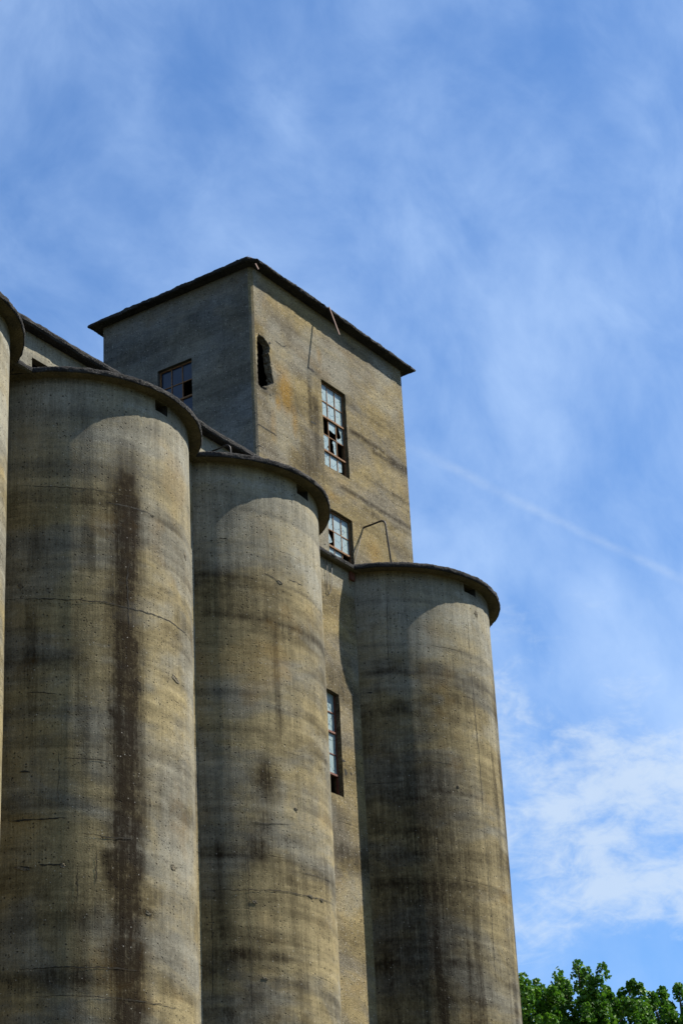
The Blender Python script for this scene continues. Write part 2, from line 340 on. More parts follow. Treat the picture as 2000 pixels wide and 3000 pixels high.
def silo_stain_shade(key, th, z):
    sd_ = {'A': 11, 'B': 23, 'C': 37, 'D': 59}[key]
    u = th * RS
    deg = np.degrees(th)
    dark = 0.10 + 0.40 * sst(0.45, 0.80, fbm(u * 0.30, z * 1.5, sd_, 6, 0.62)) + 0.40 * sst(0.50, 0.75, fbm(u * 2.6 + 0.8 * fbm(u, z * 0.3, sd_ + 41), z * 0.14, sd_ + 40, 4)) * sst(0.40, 0.65, fbm(u * 0.3, z * 0.5, sd_ + 60, 5))
    # lines where one lift sits on another, dark above, pale below
    for j in range(26):
        zc = 26 - j * 0.97 - 0.5 * float(vnoise(j * 3.1, sd_, 4)); zc = zc + 0.06 * (fbm(u * 0.5, 0 * u + j, sd_ + 3) - 0.5)
        mk = sst(0.40, 0.65, fbm(u * 0.30, 0 * u + j * 5.1, sd_ + 13, 3)) * (0.25 + 0.75 * float(vnoise(j * 7.7, 2.2, sd_)))
        d = z - zc
        dark = dark + 0.62 * mk * np.where(d > 0, np.exp(-d / 0.13), np.exp(d / 0.02))
    pale = 0.50 * sst(0.57, 0.78, fbm(u * 0.3, z * 0.7, sd_ + 80, 6, 0.6))
    pale = pale + 0.62 * sst(23.2, 25.4, z + 1.2 * (fbm(u * 0.5, z * 0.3, sd_ + 70) - 0.5)) * (0.35 + 1.0 * fbm(u * 0.5, z * 0.8, sd_ + 72, 5, 0.6))
    # lime runs under the cap
    drip = 26.42 - 0.50 * np.clip(fbm(u * 2.2, 0 * u, sd_ + 90, 4) - 0.34, 0, 1) * (vnoise(u * 9, 0 * u, sd_ + 91) * 0.8 + 0.35)
    pale = pale + 1.1 * sst(drip - 0.03, drip + 0.03, z) * sst(26.55, 26.40, z) * sst(0.38, 0.55, fbm(u * 1.1, 0 * u + 3, sd_ + 95, 3))
    rust = 0.28 * sst(0.62, 0.8, fbm(u * 0.5, z * 0.6, sd_ + 100, 4))
    if key == 'B':
        st = streak(th, z, -110.0, 7.0, 26.05, 71)
        dark = np.maximum(dark * 0.9, 1.95 * st)
        core = np.exp(-((deg + 108.6 + 1.5 * (fbm(0 * u, z * 0.6, 121) - 0.5)) / 1.5)**2) * sst(24.2, 23.4, z)
        dark = np.maximum(dark, core * (0.6 + 0.8 * fbm(0 * u, z * 0.7, 99)))
        pale = pale * (1 - 0.9 * st); rust = rust * (1 - st)
        pale = pale + 0.55 * sst(0.45, 0.65, fbm(u * 0.7, z * 0.5, 101, 3)) * sst(-108, -95, deg) * sst(25.6, 23.0, z) * 0.7
        for zc, th0 in ((24.1, -112), (23.2, -110), (15.0, -110), (14.8, -103)):
            dark = np.maximum(dark, 0.85 * np.exp(-((z - zc) / 0.16)**2) * np.exp(-((deg - th0) / 11.0)**2))
    if key == 'C':
        for q, a, su, sv in (((700, 2795), 0.95, 13.0, 0.22), ((820, 2805), 0.7, 9, 0.15), ((775, 2285), 0.85, 7.0, 0.55), ((770, 2420), 0.55, 7, 0.5), ((760, 2490), 0.85, 8.0, 0.45), ((745, 2920), 0.6, 8, 0.5), ((660, 1490), 0.5, 7, 0.7), ((770, 1580), 0.5, 9, 0.5)):
            t0, z0 = on_cyl(q, CX['C']); t0 = math.degrees(t0)
            dark = np.maximum(dark, a * np.exp(-((z - z0) / sv)**2 - ((deg - t0) / su)**2))
    if key == 'D':  # shade of its dark flank painted in, mixed with real stain
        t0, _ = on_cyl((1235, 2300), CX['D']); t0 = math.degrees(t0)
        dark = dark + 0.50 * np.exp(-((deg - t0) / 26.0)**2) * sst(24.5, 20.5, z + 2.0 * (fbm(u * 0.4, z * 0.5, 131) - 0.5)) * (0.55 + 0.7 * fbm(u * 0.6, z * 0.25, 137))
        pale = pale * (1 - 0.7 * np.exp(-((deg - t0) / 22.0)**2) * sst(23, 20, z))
    if key == 'A':
        dark = dark * 0.45
    top = sst(26.62, 26.80, z + 0.12 * (fbm(u * 1.5, z, sd_ + 120) - 0.5))
    return np.clip(np.stack([np.maximum(dark * (1 - 0.5 * top), 0.35 * top * fbm(u, z, sd_)), pale * (1 - top), rust], -1), 0, 1)

def make_silo(key, label, vent):
    cx = CX[key]
    root = thing('grain_silo', (cx, 0, 0), label, 'silo', 'round concrete grain silos in a row')
    zs = np.unique(np.concatenate([np.arange(0, WT, 0.085), [26.58, 26.62, 26.85, WT]])); nz_ = len(zs)
    th = np.linspace(-math.pi, math.pi, NTH + 1); T, Z = np.meshgrid(th, zs)
    sd_ = ord(key)
    disp = 0.010 * (fbm(T * RS * 0.9 + 50, Z * 0.7, sd_, 4) - 0.5) + 0.020 * (fbm(0 * T + 1, Z * 0.33, sd_ + 3, 3) - 0.5) + 0.006 * (fbm(T * RS * 6 + 90, Z * 0.25, sd_ + 7, 2) - 0.5)
    disp[:, -1] = disp[:, 0]; rr = RS + disp
    V = np.stack([cx + rr * np.cos(T), rr * np.sin(T), Z], -1).reshape(-1, 3)
    ii, jj = np.meshgrid(np.arange(nz_ - 1), np.arange(NTH), indexing='ij'); ii = ii.ravel(); jj = jj.ravel()
    if vent is not None:
        tc_ = np.degrees((th[jj] + th[jj + 1]) / 2); zc_ = (zs[ii] + zs[ii + 1]) / 2
        kp = ~((tc_ > vent[0]) & (tc_ < vent[1]) & (zc_ > vent[2]) & (zc_ < 26.85)); ii, jj = ii[kp], jj[kp]
    n1 = NTH + 1
    F = np.stack([ii * n1 + jj, ii * n1 + jj + 1, (ii + 1) * n1 + jj + 1, (ii + 1) * n1 + jj], -1)
    me = bpy.data.meshes.new('wall'); me.from_pydata(V.tolist(), [], F.tolist()); me.update()
    set_uv(me, np.stack([T.ravel() * RS + 40.0 * 'ABCD'.index(key), Z.ravel()], -1)); set_stain(me, silo_stain_shade(key, T.ravel(), Z.ravel()))
    link('wall', me, M['silo'], root, True)
    if vent is not None:                        # lined hole through the wall just under the slab
        a0, a1 = R(vent[0]), R(vent[1]); z0, z1 = vent[2] - 0.002, 26.88; vs, fs = [], []
        for r_ in (2.992, 2.66):
            for a_, z_ in ((a0, z0), (a1, z0), (a1, z1), (a0, z1)): vs.append((cx + r_ * math.cos(a_), r_ * math.sin(a_), z_))
        for j in range(4): fs.append((j, (j + 1) % 4, 4 + (j + 1) % 4, 4 + j))
        fs.append((4, 5, 6, 7)); link('vent_opening', mesh('vent_opening', vs, fs), M['dark'], root)
    # cap slab with a worn, lumpy lip
    n = 720; a = np.linspace(0, 2 * math.pi, n, endpoint=False); uu = a * RC
    prof = [(2.90, -0.13), (3.03, -0.132), (3.14, -0.138), (3.22, -0.142), (3.285, -0.150), (3.310, -0.145), (3.322, -0.115), (3.325, -0.075), (3.318, -0.030), (3.285, -0.004), (3.20, 0.004), (3.0, 0.012), (1.5, 0.03)]
    vs = []
    for i, (r_, z_) in enumerate(prof):
        e = math.exp(-((i - 7) / 3.0)**2)
        dr = e * (0.095 * (fbm(uu * 4.2, 0 * uu + i * 0.9, sd_ + 31, 5, 0.7) - 0.5) + 0.06 * (fbm(uu * 0.5, 0 * uu, sd_ + 35, 2) - 0.5))
        dzz = e * 0.08 * (fbm(uu * 4.6, 0 * uu + i * 0.9, sd_ + 47, 5, 0.7) - 0.5)
        vs.append(np.stack([cx + (r_ + dr) * np.cos(a), (r_ + dr) * np.sin(a), ZT + z_ + dzz], -1))
    V = np.concatenate(vs).tolist(); V.append((cx, 0, ZT + 0.03)); V.append((cx, 0, ZT - 0.13)); fs = []
    for i in range(len(prof) - 1):
        for j in range(n):
            b = (j + 1) % n; fs.append((i * n + j, i * n + b, (i + 1) * n + b, (i + 1) * n + j))
    t0 = (len(prof) - 1) * n
    for j in range(n): fs.append((t0 + j, t0 + (j + 1) % n, len(prof) * n)); fs.append(((j + 1) % n, j, len(prof) * n + 1))
    me = mesh('cap_slab', V, fs); me.materials.append(M['cap']); me.materials.append(M['roof'])
    mi = np.zeros(len(fs), np.int32); mi[4 * n:(len(prof) - 1) * n] = 1; mi[(len(prof) - 1) * n::2] = 1; me.polygons.foreach_set('material_index', mi)
    link('cap_slab', me, None, root, True)
    return root

SILO = {}
SILO['A'] = make_silo('A', 'pale concrete silo, end one beside the brown streaked silo', None)
SILO['B'] = make_silo('B', 'concrete silo with a long dark brown stain running down its side', (-93.4, -85.1, 26.58))
SILO['C'] = make_silo('C', 'concrete silo between the brown streaked silo and the narrow windowed wall', (-88.6, -78.1, 26.58))
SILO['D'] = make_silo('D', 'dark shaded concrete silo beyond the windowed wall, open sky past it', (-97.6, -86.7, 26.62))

random.seed(5)
def ribbon_on_silo(key, pix, width, name='crack', mat='crack', off=0.006, jit=0.012):
    pts = [on_cyl(q, CX[key]) for q in pix]; cx = CX[key]; res = []
    for (a0, z0), (a1, z1) in zip(pts[:-1], pts[1:]):
        n = max(2, int(math.hypot((a1 - a0) * RS, z1 - z0) / 0.05))
        for i in range(n): t = i / n; res.append((a0 + (a1 - a0) * t, z0 + (z1 - z0) * t))
    res.append(pts[-1]); vs, fs = [], []; nn = len(res); wob = 0.0
    for i, (a, z) in enumerate(res):
        j = res[min(i + 1, nn - 1)]; h = res[max(i - 1, 0)]; du = (j[0] - h[0]) * RS; dz_ = j[1] - h[1]; l = math.hypot(du, dz_) or 1
        nx, nz2 = -dz_ / l, du / l; wob = wob * 0.7 + random.uniform(-jit, jit)
        ww = 0.5 * width * random.uniform(0.35, 1.25) * min(1.0, 0.25 + 4 * min(i, nn - 1 - i) / nn)
        for s in (-1, 1):
            aa = a + (nx * (wob + s * ww)) / RS; z2 = z + nz2 * (wob + s * ww); r_ = RS + off
            vs.append((cx + r_ * math.cos(aa), r_ * math.sin(aa), z2))
        if i: b = 2 * i; fs.append((b - 2, b - 1, b + 1, b))
    return link(name, mesh(name, vs, fs), M[mat], SILO[key])
def spall_on_silo(key, q, wu, wz, name='spall'):
    a0, z0 = on_cyl(q, CX[key]); cx = CX[key]; vs, fs = [], []; n = 18
    def pt(du, dv, r_): a = a0 + du / RS; return (cx + (RS + r_) * math.cos(a), (RS + r_) * math.sin(a), z0 + dv)
    vs.append(pt(0, 0, 0.005))
    ring = []
    for i in range(n):
        t = 2 * math.pi * i / n; s = random.uniform(0.6, 1.2); ring.append((wu * s * math.cos(t), wz * s * math.sin(t) - 0.25 * wu * s * math.cos(t)))
    for du, dv in ring: vs.append(pt(du * 0.7, dv * 0.7 - 0.1 * wz, 0.006 + random.uniform(0, 0.012)))
    for du, dv in ring: vs.append(pt(du, dv, 0.007))
    for i in range(n):
        b = (i + 1) % n; fs.append((0, 1 + i, 1 + b)); fs.append((1 + i, 1 + n + i, 1 + n + b, 1 + b))
    o = link(name, mesh(name, vs, fs), M['spall'], SILO[key]); return o
def z5(*l): return [(x * .4464, 1400 + y * .4464) for x, y in l]
def z6(*l): return [(x * .4464, 2200 + y * .4464) for x, y in l]
def z7(*l): return [(500 + x * .4464, 2200 + y * .4464) for x, y in l]
def z3(*l): return [(500 + x * .38265, 1200 + y * .38265) for x, y in l]
def z4(*l): return [(900 + x * .4252, 1400 + y * .4252) for x, y in l]
for key, pix, wd in (
    ('B', z5((40, 805), (150, 795), (380, 797), (560, 805), (700, 815), (830, 850), (900, 865), (1010, 900), (1120, 945), (1180, 990), (1255, 1085)), 0.022),
    ('B', z5((690, 160), (760, 170), (830, 180), (920, 215), (1010, 250)), 0.032),
    ('B', z5((180, 1412), (280, 1413), (370, 1416)), 0.018), ('B', z5((60, 60), (300, 58), (500, 68), (800, 110), (900, 130)), 0.014),
    ('B', z5((845, 560), (835, 700), (842, 850), (850, 1000)), 0.03),
    ('B', z6((50, 462), (200, 448), (330, 443), (440, 440)), 0.030), ('B', z6((540, 540), (680, 560), (780, 568), (880, 575)), 0.028),
    ('B', z6((420, 45), (560, 48), (720, 72)), 0.022), ('B', z6((130, 1430), (300, 1425), (520, 1420), (700, 1425), (900, 1440)), 0.024),
    ('B', z6((200, 1615), (600, 1615), (900, 1640), (1200, 1705)), 0.014),
    ('B', z6((95, 768), (160, 764), (210, 760)), 0.05), ('B', z6((260, 750), (350, 747), (435, 744)), 0.05),
    ('B', z6((632, 660), (632, 780), (632, 880)), 0.020), ('B', z6((510, 760), (509, 900), (508, 1000)), 0.018), ('B', z6((632, 960), (631, 1090)), 0.012),
    ('B', z6((130, 135), (200, 132)), 0.04), ('B', z6((388, 0), (386, 180), (384, 330)), 0.012),
    ('C', z7((190, 920), (500, 915), (650, 912), (800, 935), (930, 960), (1070, 1015)), 0.020),
    ('C', z7((520, 465), (650, 475), (780, 490)), 0.020), ('C', z7((790, 785), (880, 805), (960, 825), (1070, 880)), 0.014),
    ('C', z3((370, 986), (400, 986), (432, 987)), 0.04), ('C', z3((720, 1255), (780, 1290), (850, 1330)), 0.024), ('C', z3((880, 1285), (940, 1312), (1010, 1350)), 0.024),
    ('C', z7((490, 0), (500, 400), (515, 900), (530, 1400), (538, 1780)), 0.013), ('C', z7((270, 900), (275, 1780)), 0.012),
    ('D', z4((1095, 880), (1115, 1200), (1150, 1600), (1185, 1960), (1210, 2340)), 0.018),
    ('D', [(1414, 2400), (1436, 2650), (1459, 2990)], 0.014), ('D', z4((548, 820), (552, 1150), (575, 1400)), 0.014),
    ('D', z4((410, 1486), (450, 1483)), 0.04), ('D', z4((620, 1960), (760, 1950), (900, 1962), (1000, 1975)), 0.016)):
    ribbon_on_silo(key, pix, wd)
for key, q, a, b in (('B', z5((1155, 1325))[0], 0.17, 0.075), ('B', z6((972, 1065))[0], 0.09, 0.05), ('B', z6((415, 755))[0], 0.06, 0.05), ('B', z5((135, 710))[0], 0.07, 0.05),
                     ('B', z6((150, 775))[0], 0.16, 0.035), ('B', z5((1000, 250))[0], 0.06, 0.035), ('B', z5((1215, 515))[0], 0.10, 0.09), ('B', z6((1140, 765))[0], 0.10, 0.07),
                     ('C', z7((820, 382))[0], 0.075, 0.035), ('C', z7((920, 958))[0], 0.07, 0.04), ('C', z7((988, 980))[0], 0.07, 0.04), ('C', z7((550, 992))[0], 0.09, 0.045), ('C', z7((618, 1494))[0], 0.09, 0.03), ('C', z3((835, 1325))[0], 0.10, 0.05),
                     ('D', z4((1160, 940))[0], 0.09, 0.09), ('D', z4((440, 1838))[0], 0.06, 0.04), ('D', z4((1035, 2130))[0], 0.04, 0.04)):
    spall_on_silo(key, q, a, b)

# ------------------------------------------------------------------ flat wall sheets with openings
def inside(poly, x, y):
    c = False; n = len(poly)
    for i in range(n):
        (x1, y1), (x2, y2) = poly[i], poly[i - 1]
        if (y1 > y) != (y2 > y) and x < (x2 - x1) * (y - y1) / (y2 - y1) + x1: c = not c
    return c
def sheet(name, outer, holes, to3, thick, mat, parent, stain, step=0.14, useed=0.0, hole_mat=None, broken=-1):
    """a wall face with openings cut through and their reveals; to3(a, b, d): along, up, depth into the wall"""
    polys = [outer] + holes; pts = []; edges = []
    for pl in polys:
        den = []
        for i in range(len(pl)):
            (x1, y1), (x2, y2) = pl[i], pl[(i + 1) % len(pl)]; n = max(1, int(math.hypot(x2 - x1, y2 - y1) / step))
            for j in range(n): den.append((x1 + (x2 - x1) * j / n, y1 + (y2 - y1) * j / n))
        b = len(pts); pts += den; edges += [(b + i, b + (i + 1) % len(den)) for i in range(len(den))]
    xs = [p[0] for p in outer]; ys = [p[1] for p in outer]
    for a in np.arange(min(xs) + step, max(xs), step):
        for c in np.arange(min(ys) + step, max(ys), step):
            q = (a + random.uniform(-.2, .2) * step, c + random.uniform(-.2, .2) * step)
            if inside(outer, *q) and not any(inside(h, *q) for h in holes): pts.append(q)
    r = delaunay_2d_cdt([Vector(p) for p in pts], edges, [], 0, 1e-5)
    V = [(v.x, v.y) for v in r[0]]; F = []
    for f in r[2]:
        cx = sum(V[i][0] for i in f) / len(f); cy = sum(V[i][1] for i in f) / len(f)
        if inside(outer, cx, cy) and not any(inside(h, cx, cy) for h in holes): F.append(tuple(f))
    vs = [to3(a, b, 0.0) for a, b in V]
    n0 = (Vector(vs[F[0][1]]) - Vector(vs[F[0][0]])).cross(Vector(vs[F[0][2]]) - Vector(vs[F[0][0]])); out = Vector(to3(0, 0, -1)) - Vector(to3(0, 0, 0))
    if n0.dot(out) < 0: F = [f[::-1] for f in F]
    me = mesh(name, vs, F); VA = np.array(V)
    set_uv(me, VA + [useed, 0]); set_stain(me, np.clip(stain(VA[:, 0], VA[:, 1]), 0, 1))
    o = link(name, me, mat, parent)
    for hi, hl in enumerate(holes):
        n = len(hl)
        if hi == broken:                        # smashed through: the break narrows inwards and is rough
            rings = []; am = min(p[0] for p in hl); bm_ = sum(p[1] for p in hl) / n
            for t, dd in enumerate((0.0, 0.02, 0.05, 0.09, 0.13, 0.17, 0.21)):
                f = 1 - 0.06 * (dd / 0.21)**0.8; jt = 0.0 if t == 0 else 0.022
                rings += [to3(am + (a - am) * f + random.uniform(-jt, jt), bm_ + (b - bm_) * (0.5 + f / 2) + random.uniform(-jt, jt), dd + (random.uniform(-jt, jt) * 0.6)) for a, b in hl]
            link('reveal', mesh('reveal', rings, [(t * n + i, t * n + (i + 1) % n, (t + 1) * n + (i + 1) % n, (t + 1) * n + i) for t in range(6) for i in range(n)]), M['spall'], o)
            continue
        hv_ = None; hv = [to3(a, b, 0.0) for a, b in hl] + [to3(a, b, thick) for a, b in hl]
        rm = mesh('reveal', hv, [(i, (i + 1) % n, n + (i + 1) % n, n + i) for i in range(n)])
        set_uv(rm, np.array([[a + b, b] for a, b in hl] + [[a + b + thick, b] for a, b in hl])); set_stain(rm, np.tile([0.35, 0.0, 0.1], (2 * n, 1)))
        link('reveal', rm, hole_mat or mat, o)
    return o
def rect(a0, a1, b0, b1): return [(a0, b0), (a1, b0), (a1, b1), (a0, b1)]
def ragged(poly, amp, step=0.07):
    out = []
    for i in range(len(poly)):
        (x1, y1), (x2, y2) = poly[i], poly[(i + 1) % len(poly)]; n = max(1, int(math.hypot(x2 - x1, y2 - y1) / step))
        for j in range(n):
            t = j / n; out.append((x1 + (x2 - x1) * t + random.uniform(-amp, amp), y1 + (y2 - y1) * t + random.uniform(-amp, amp)))
    return out

# ------------------------------------------------------------------ steel windows: 3 x 5 panes with a tilting middle sash
def window(parent, a0, b1, to3, depth, missing, broken, glass, sash='rust', lower=None, label=None):
    W, H = 1.25, 2.85; b0 = b1 - H; cols = [0.03, 0.425, 0.825, 1.22]; rows = [0.03, 0.565, 1.12, 1.70, 2.25, 2.82]
    def bar(name, x0, x1, z0, z1, d0, d1, par):
        v = [to3(a0 + x, b0 + z, d) for d in (d0, d1) for z in (z0, z1) for x in (x0, x1)]
        return link(name, mesh(name, v, [(0, 1, 3, 2), (4, 6, 7, 5), (0, 4, 5, 1), (2, 3, 7, 6), (0, 2, 6, 4), (1, 5, 7, 3)]), M[sash], par)
    vs, fs = [], []
    for x0, x1, z0, z1 in ((0, 0.035, 0, H), (W - 0.035, W, 0, H), (0.035, W - 0.035, 0, 0.035), (0.035, W - 0.035, H - 0.035, H)):
        b = len(vs); vs += [to3(a0 + x, b0 + z, depth + d) for d in (-0.03, 0.03) for z in (z0, z1) for x in (x0, x1)]
        fs += [tuple(b + i for i in f) for f in ((0, 1, 3, 2), (4, 6, 7, 5), (0, 4, 5, 1), (2, 3, 7, 6), (0, 2, 6, 4), (1, 5, 7, 3))]
    wo_ = link('window', mesh('window', vs, fs), M[sash], parent)
    if label: wo_['label'] = label
    for x in cols[1:3]:
        for i in range(5): bar('glazing_bar', x - 0.013, x + 0.013, rows[i] + 0.016, rows[i + 1] - 0.016, depth - 0.018, depth + 0.018, wo_)
    for i, z in enumerate(rows[1:-1]):
        thick = i in (0, 2)
        bar('sash_rail' if thick else 'glazing_bar', 0.036, W - 0.036, z - (0.026 if thick else 0.013), z + (0.026 if thick else 0.013), depth - (0.055 if thick else 0.016), depth + 0.02, wo_)
    for ci in range(3):
        for ri in range(5):
            if (ci, ri) in missing: continue
            x0, x1, z0, z1 = cols[ci] + 0.012, cols[ci + 1] - 0.012, rows[ri] + 0.012, rows[ri + 1] - 0.012
            pl = [(x0, z0), (x1, z0), (x1, z1), (x0, z1)]
            if (ci, ri) in broken:
                pl = [(x0 + p[0] * (x1 - x0), z0 + p[1] * (z1 - z0)) for p in broken[(ci, ri)]]
            tl = random.uniform(-0.006, 0.006); n = len(pl)
            v = [to3(a0 + p[0], b0 + p[1], depth + tl * (p[1] - z0) * 3) for p in pl] + [to3(a0 + p[0], b0 + p[1], depth + 0.006 + tl * (p[1] - z0) * 3) for p in pl]
            # triangulate the (possibly jagged) outline
            tri = delaunay_2d_cdt([Vector(p) for p in pl], [(i, (i + 1) % n) for i in range(n)], [], 1, 1e-6)
            idx = [o_[0] if o_ else 0 for o_ in tri[3]]
            fs = [tuple(idx[i] for i in f) for f in tri[2]]; fs += [tuple(n + i for i in f[::-1]) for f in fs]
            fs += [(i, (i + 1) % n, n + (i + 1) % n, n + i) for i in range(n)]
            me = mesh('pane', v, fs); off = (random.uniform(0, 30), random.uniform(0, 30))
            set_uv(me, np.array([[p[0] + off[0], p[1] + off[1]] for p in pl] * 2)); link('pane', me, M[glass], wo_)
    return wo_

# ------------------------------------------------------------------ headhouse tower
TX0, TX1, TY0, TY1, TZ1 = 10.23, 18.18, 1.70, 7.257, 37.44; CH = 0.11
tower = thing('headhouse_tower', ((TX0 + TX1) / 2, (TY0 + TY1) / 2, 26.95), 'square weathered concrete tower with steel windows rising above the silos', 'tower')
front3 = lambda a, b, d: (a, TY0 + d, b)
left3 = lambda a, b, d: (TX0 + d, a, b)
hole = ragged([(10.41, 35.14), (10.52, 35.25), (10.78, 35.27), (10.93, 35.17), (11.06, 35.10), (11.00, 34.82), (11.08, 34.55), (11.10, 34.26), (11.18, 34.13), (11.19, 33.94), (11.00, 33.76), (10.76, 33.52), (10.56, 33.49), (10.41, 33.54), (10.40, 34.02), (10.41, 34.72)][::-1], 0.026, 0.07)
def g2(a, b, q, su, sv): return np.exp(-((a - q[0]) / su)**2 - ((b - q[1]) / sv)**2)
def tower_front_stain(a, b):
    dark = 0.06 + 0.30 * sst(0.50, 0.78, fbm(a * 0.28, b * 1.8, 301, 6, 0.6))
    for j, (z0, x0, x1, am) in enumerate(((33.95, 15.0, 18.6, 1.0), (33.75, 16.2, 18.6, 0.8), (32.7, 15.0, 18.6, 0.45), (31.85, 14.4, 18.6, 0.75), (31.55, 15.5, 18.6, 0.55), (30.95, 15.0, 18.6, 0.45), (34.9, 12.0, 18.0, 0.3), (33.0, 10.2, 13.5, 0.35))):
        zc = z0 + 0.12 * (fbm(a * 0.9, 0 * a + j, 310, 3) - 0.5)
        dark = np.maximum(dark, am * np.exp(-((b - zc) / (0.045 + 0.06 * fbm(a * 1.5, 0 * a + j, 320)))**2) * sst(x0 - 0.15, x0 + 0.15, a) * sst(x1, x1 - 0.3, a) * (0.55 + 0.7 * fbm(a * 1.2, b, 330)))
    dark = np.maximum(dark, 0.8 * np.exp(-((a - 13.0) / 0.10)**2) * sst(35.25, 35.1, b) * sst(32.6, 33.6, b))          # run below the bracket
    dark = np.maximum(dark, 0.6 * np.exp(-((a - 13.25) / 0.22)**2) * sst(34.6, 34.2, b) * sst(31.0, 32.6, b) * (0.5 + fbm(a * 3, b, 340)))
    dark = np.maximum(dark, 0.55 * g2(a, b, (12.7, 31.9), 0.9, 0.8) * (0.5 + fbm(a * 2, b * 2, 345)))
    dark = np.maximum(dark, 0.5 * sst(10.62, 10.36, a) * sst(36.6, 37.3, b))
    pale = 0.5 * sst(0.56, 0.76, fbm(a * 0.6, b * 0.8, 350, 4)) + 0.5 * sst(36.2, 37.2, b) * fbm(a * 0.7, b, 351)
    rust = 1.25 * np.maximum.reduce([0.75 * g2(a, b, (11.35, 33.35), 0.13, 0.28), 0.8 * g2(a, b, (11.75, 33.95), 0.34, 0.75), 0.6 * g2(a, b, (12.15, 33.1), 0.14, 0.55), 0.4 * g2(a, b, (11.5, 34.5), 0.3, 0.3), 0.45 * g2(a, b, (11.1, 32.5), 0.16, 0.6), 0.35 * g2(a, b, (12.4, 30.8), 0.9, 0.3), 0.5 * g2(a, b, (13.9, 31.35), 0.5, 0.18), 0.4 * g2(a, b, (13.6, 35.9), 0.16, 0.35), 0.4 * g2(a, b, (16.0, 30.3), 0.5, 0.5)])
    return np.stack([dark, pale, rust * (0.45 + 1.1 * fbm(a * 2.5, b * 1.0, 360, 5, 0.6))], -1)
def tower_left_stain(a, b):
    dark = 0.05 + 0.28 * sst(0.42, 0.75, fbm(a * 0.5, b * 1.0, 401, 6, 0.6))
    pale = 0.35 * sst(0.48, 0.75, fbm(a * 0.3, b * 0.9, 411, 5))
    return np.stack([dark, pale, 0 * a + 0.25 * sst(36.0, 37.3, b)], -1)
def plain_stain(a, b): return np.stack([0.6 * sst(0.5, 0.75, fbm(a * 0.4, b * 0.8, 501, 5)), 0.4 * sst(0.5, 0.75, fbm(a * 0.5, b * 0.6, 511, 4)), 0 * a], -1)
TB = 26.93
win1 = rect(13.63, 14.90, 32.27, 35.15); win2 = rect(13.63, 14.90, 28.02, 30.90)
sheet('wall', [(TX0 + CH, TB), (TX1, TB), (TX1, TZ1), (TX0 + CH, TZ1)], [ragged(win1, 0.010, 0.16), ragged(win2, 0.010, 0.16), hole], front3, 0.25, M['tower'], tower, tower_front_stain, 0.12, 300.0, broken=2)
winL = rect(3.92, 5.19, 32.27, 35.16)
sheet('wall', [(TY0 + CH, TB), (TY1, TB), (TY1, TZ1), (TY0 + CH, TZ1)], [winL], left3, 0.25, M['tower_shaded'], tower, tower_left_stain, 0.16, 340.0)
sheet('wall', [(TY0, TB), (TY1, TB), (TY1, TZ1), (TY0, TZ1)], [], lambda a, b, d: (TX1 - d, a, b), 0.25, M['tower'], tower, plain_stain, 0.4, 360.0)
sheet('wall', [(TX0, TB), (TX1, TB), (TX1, TZ1), (TX0, TZ1)], [], lambda a, b, d: (a, TY1 - d, b), 0.25, M['tower'], tower, plain_stain, 0.4, 380.0)
# chipped chamfer down the near corner
vs, fs, uv_, n = [], [], [], 90
for i in range(n + 1):
    z = TB + (TZ1 - TB) * i / n; e = 0.03 * (float(fbm(z * 3.0, 3.3, 7, 4)) - 0.5) * 2
    for x, y in ((TX0, TY0 + CH), (TX0 + 0.045 + e * 0.4, TY0 + 0.045 - e * 0.3), (TX0 + CH, TY0)): vs.append((x, y, z)); uv_.append((x * 3 + 420, z))
    if i:
        b = 3 * i; fs += [(b - 3, b - 2, b + 1, b), (b - 2, b - 1, b + 2, b + 1)]
cm = mesh('corner_strip', vs, fs); set_uv(cm, np.array(uv_)); set_stain(cm, np.tile([0.12, 0.25, 0.1], (len(vs), 1))); link('corner_strip', cm, M['tower'], tower)
# floors that keep the inside dark, an inner partition behind the broken hole
part_box('floor', (TX0 + 0.02, TX1 - 0.02, TY0 + 0.02, TY1 - 0.02, TB - 0.03, TB + 0.05), M['dark'], tower)
part_box('floor', (TX0 + 0.26, TX1 - 0.26, TY0 + 0.26, TY1 - 0.26, 31.2, 31.4), M['dark'], tower)
part_box('beam', (10.30, 10.75, TY0 + 0.30, TY0 + 0.46, 33.40, 33.72), M['rust_red'], tower)
# roof slab: ragged felted edge, bitten away at the near corner
OT = 0.35
def ring_pts(off):
    x0, x1, y0, y1 = TX0 - off, TX1 + off, TY0 - off, TY1 + off
    return [(x0 + 0.30, y0), (x1, y0), (x1, y1), (x0, y1), (x0, y0 + 0.20)]
def dense(pl, n_per=0.035):
    out = []
    for i in range(len(pl)):
        a, b = Vector(pl[i]), Vector(pl[(i + 1) % len(pl)]); n = max(1, int(round(base_len[i] / n_per)))
        out += [a.lerp(b, j / n) for j in range(n)]
    return out
bp = ring_pts(0.3); base_len = [(Vector(bp[i]) - Vector(bp[(i + 1) % 5])).length for i in range(5)]
prof = [(-0.05, 37.43), (0.10, 37.435), (0.24, 37.43), (OT - 0.05, 37.415), (OT - 0.01, 37.43), (OT, 37.47), (OT - 0.02, 37.515), (OT - 0.07, 37.545), (0.05, 37.56), (-1.5, 37.6)]
vs, fs = [], []; NP = None
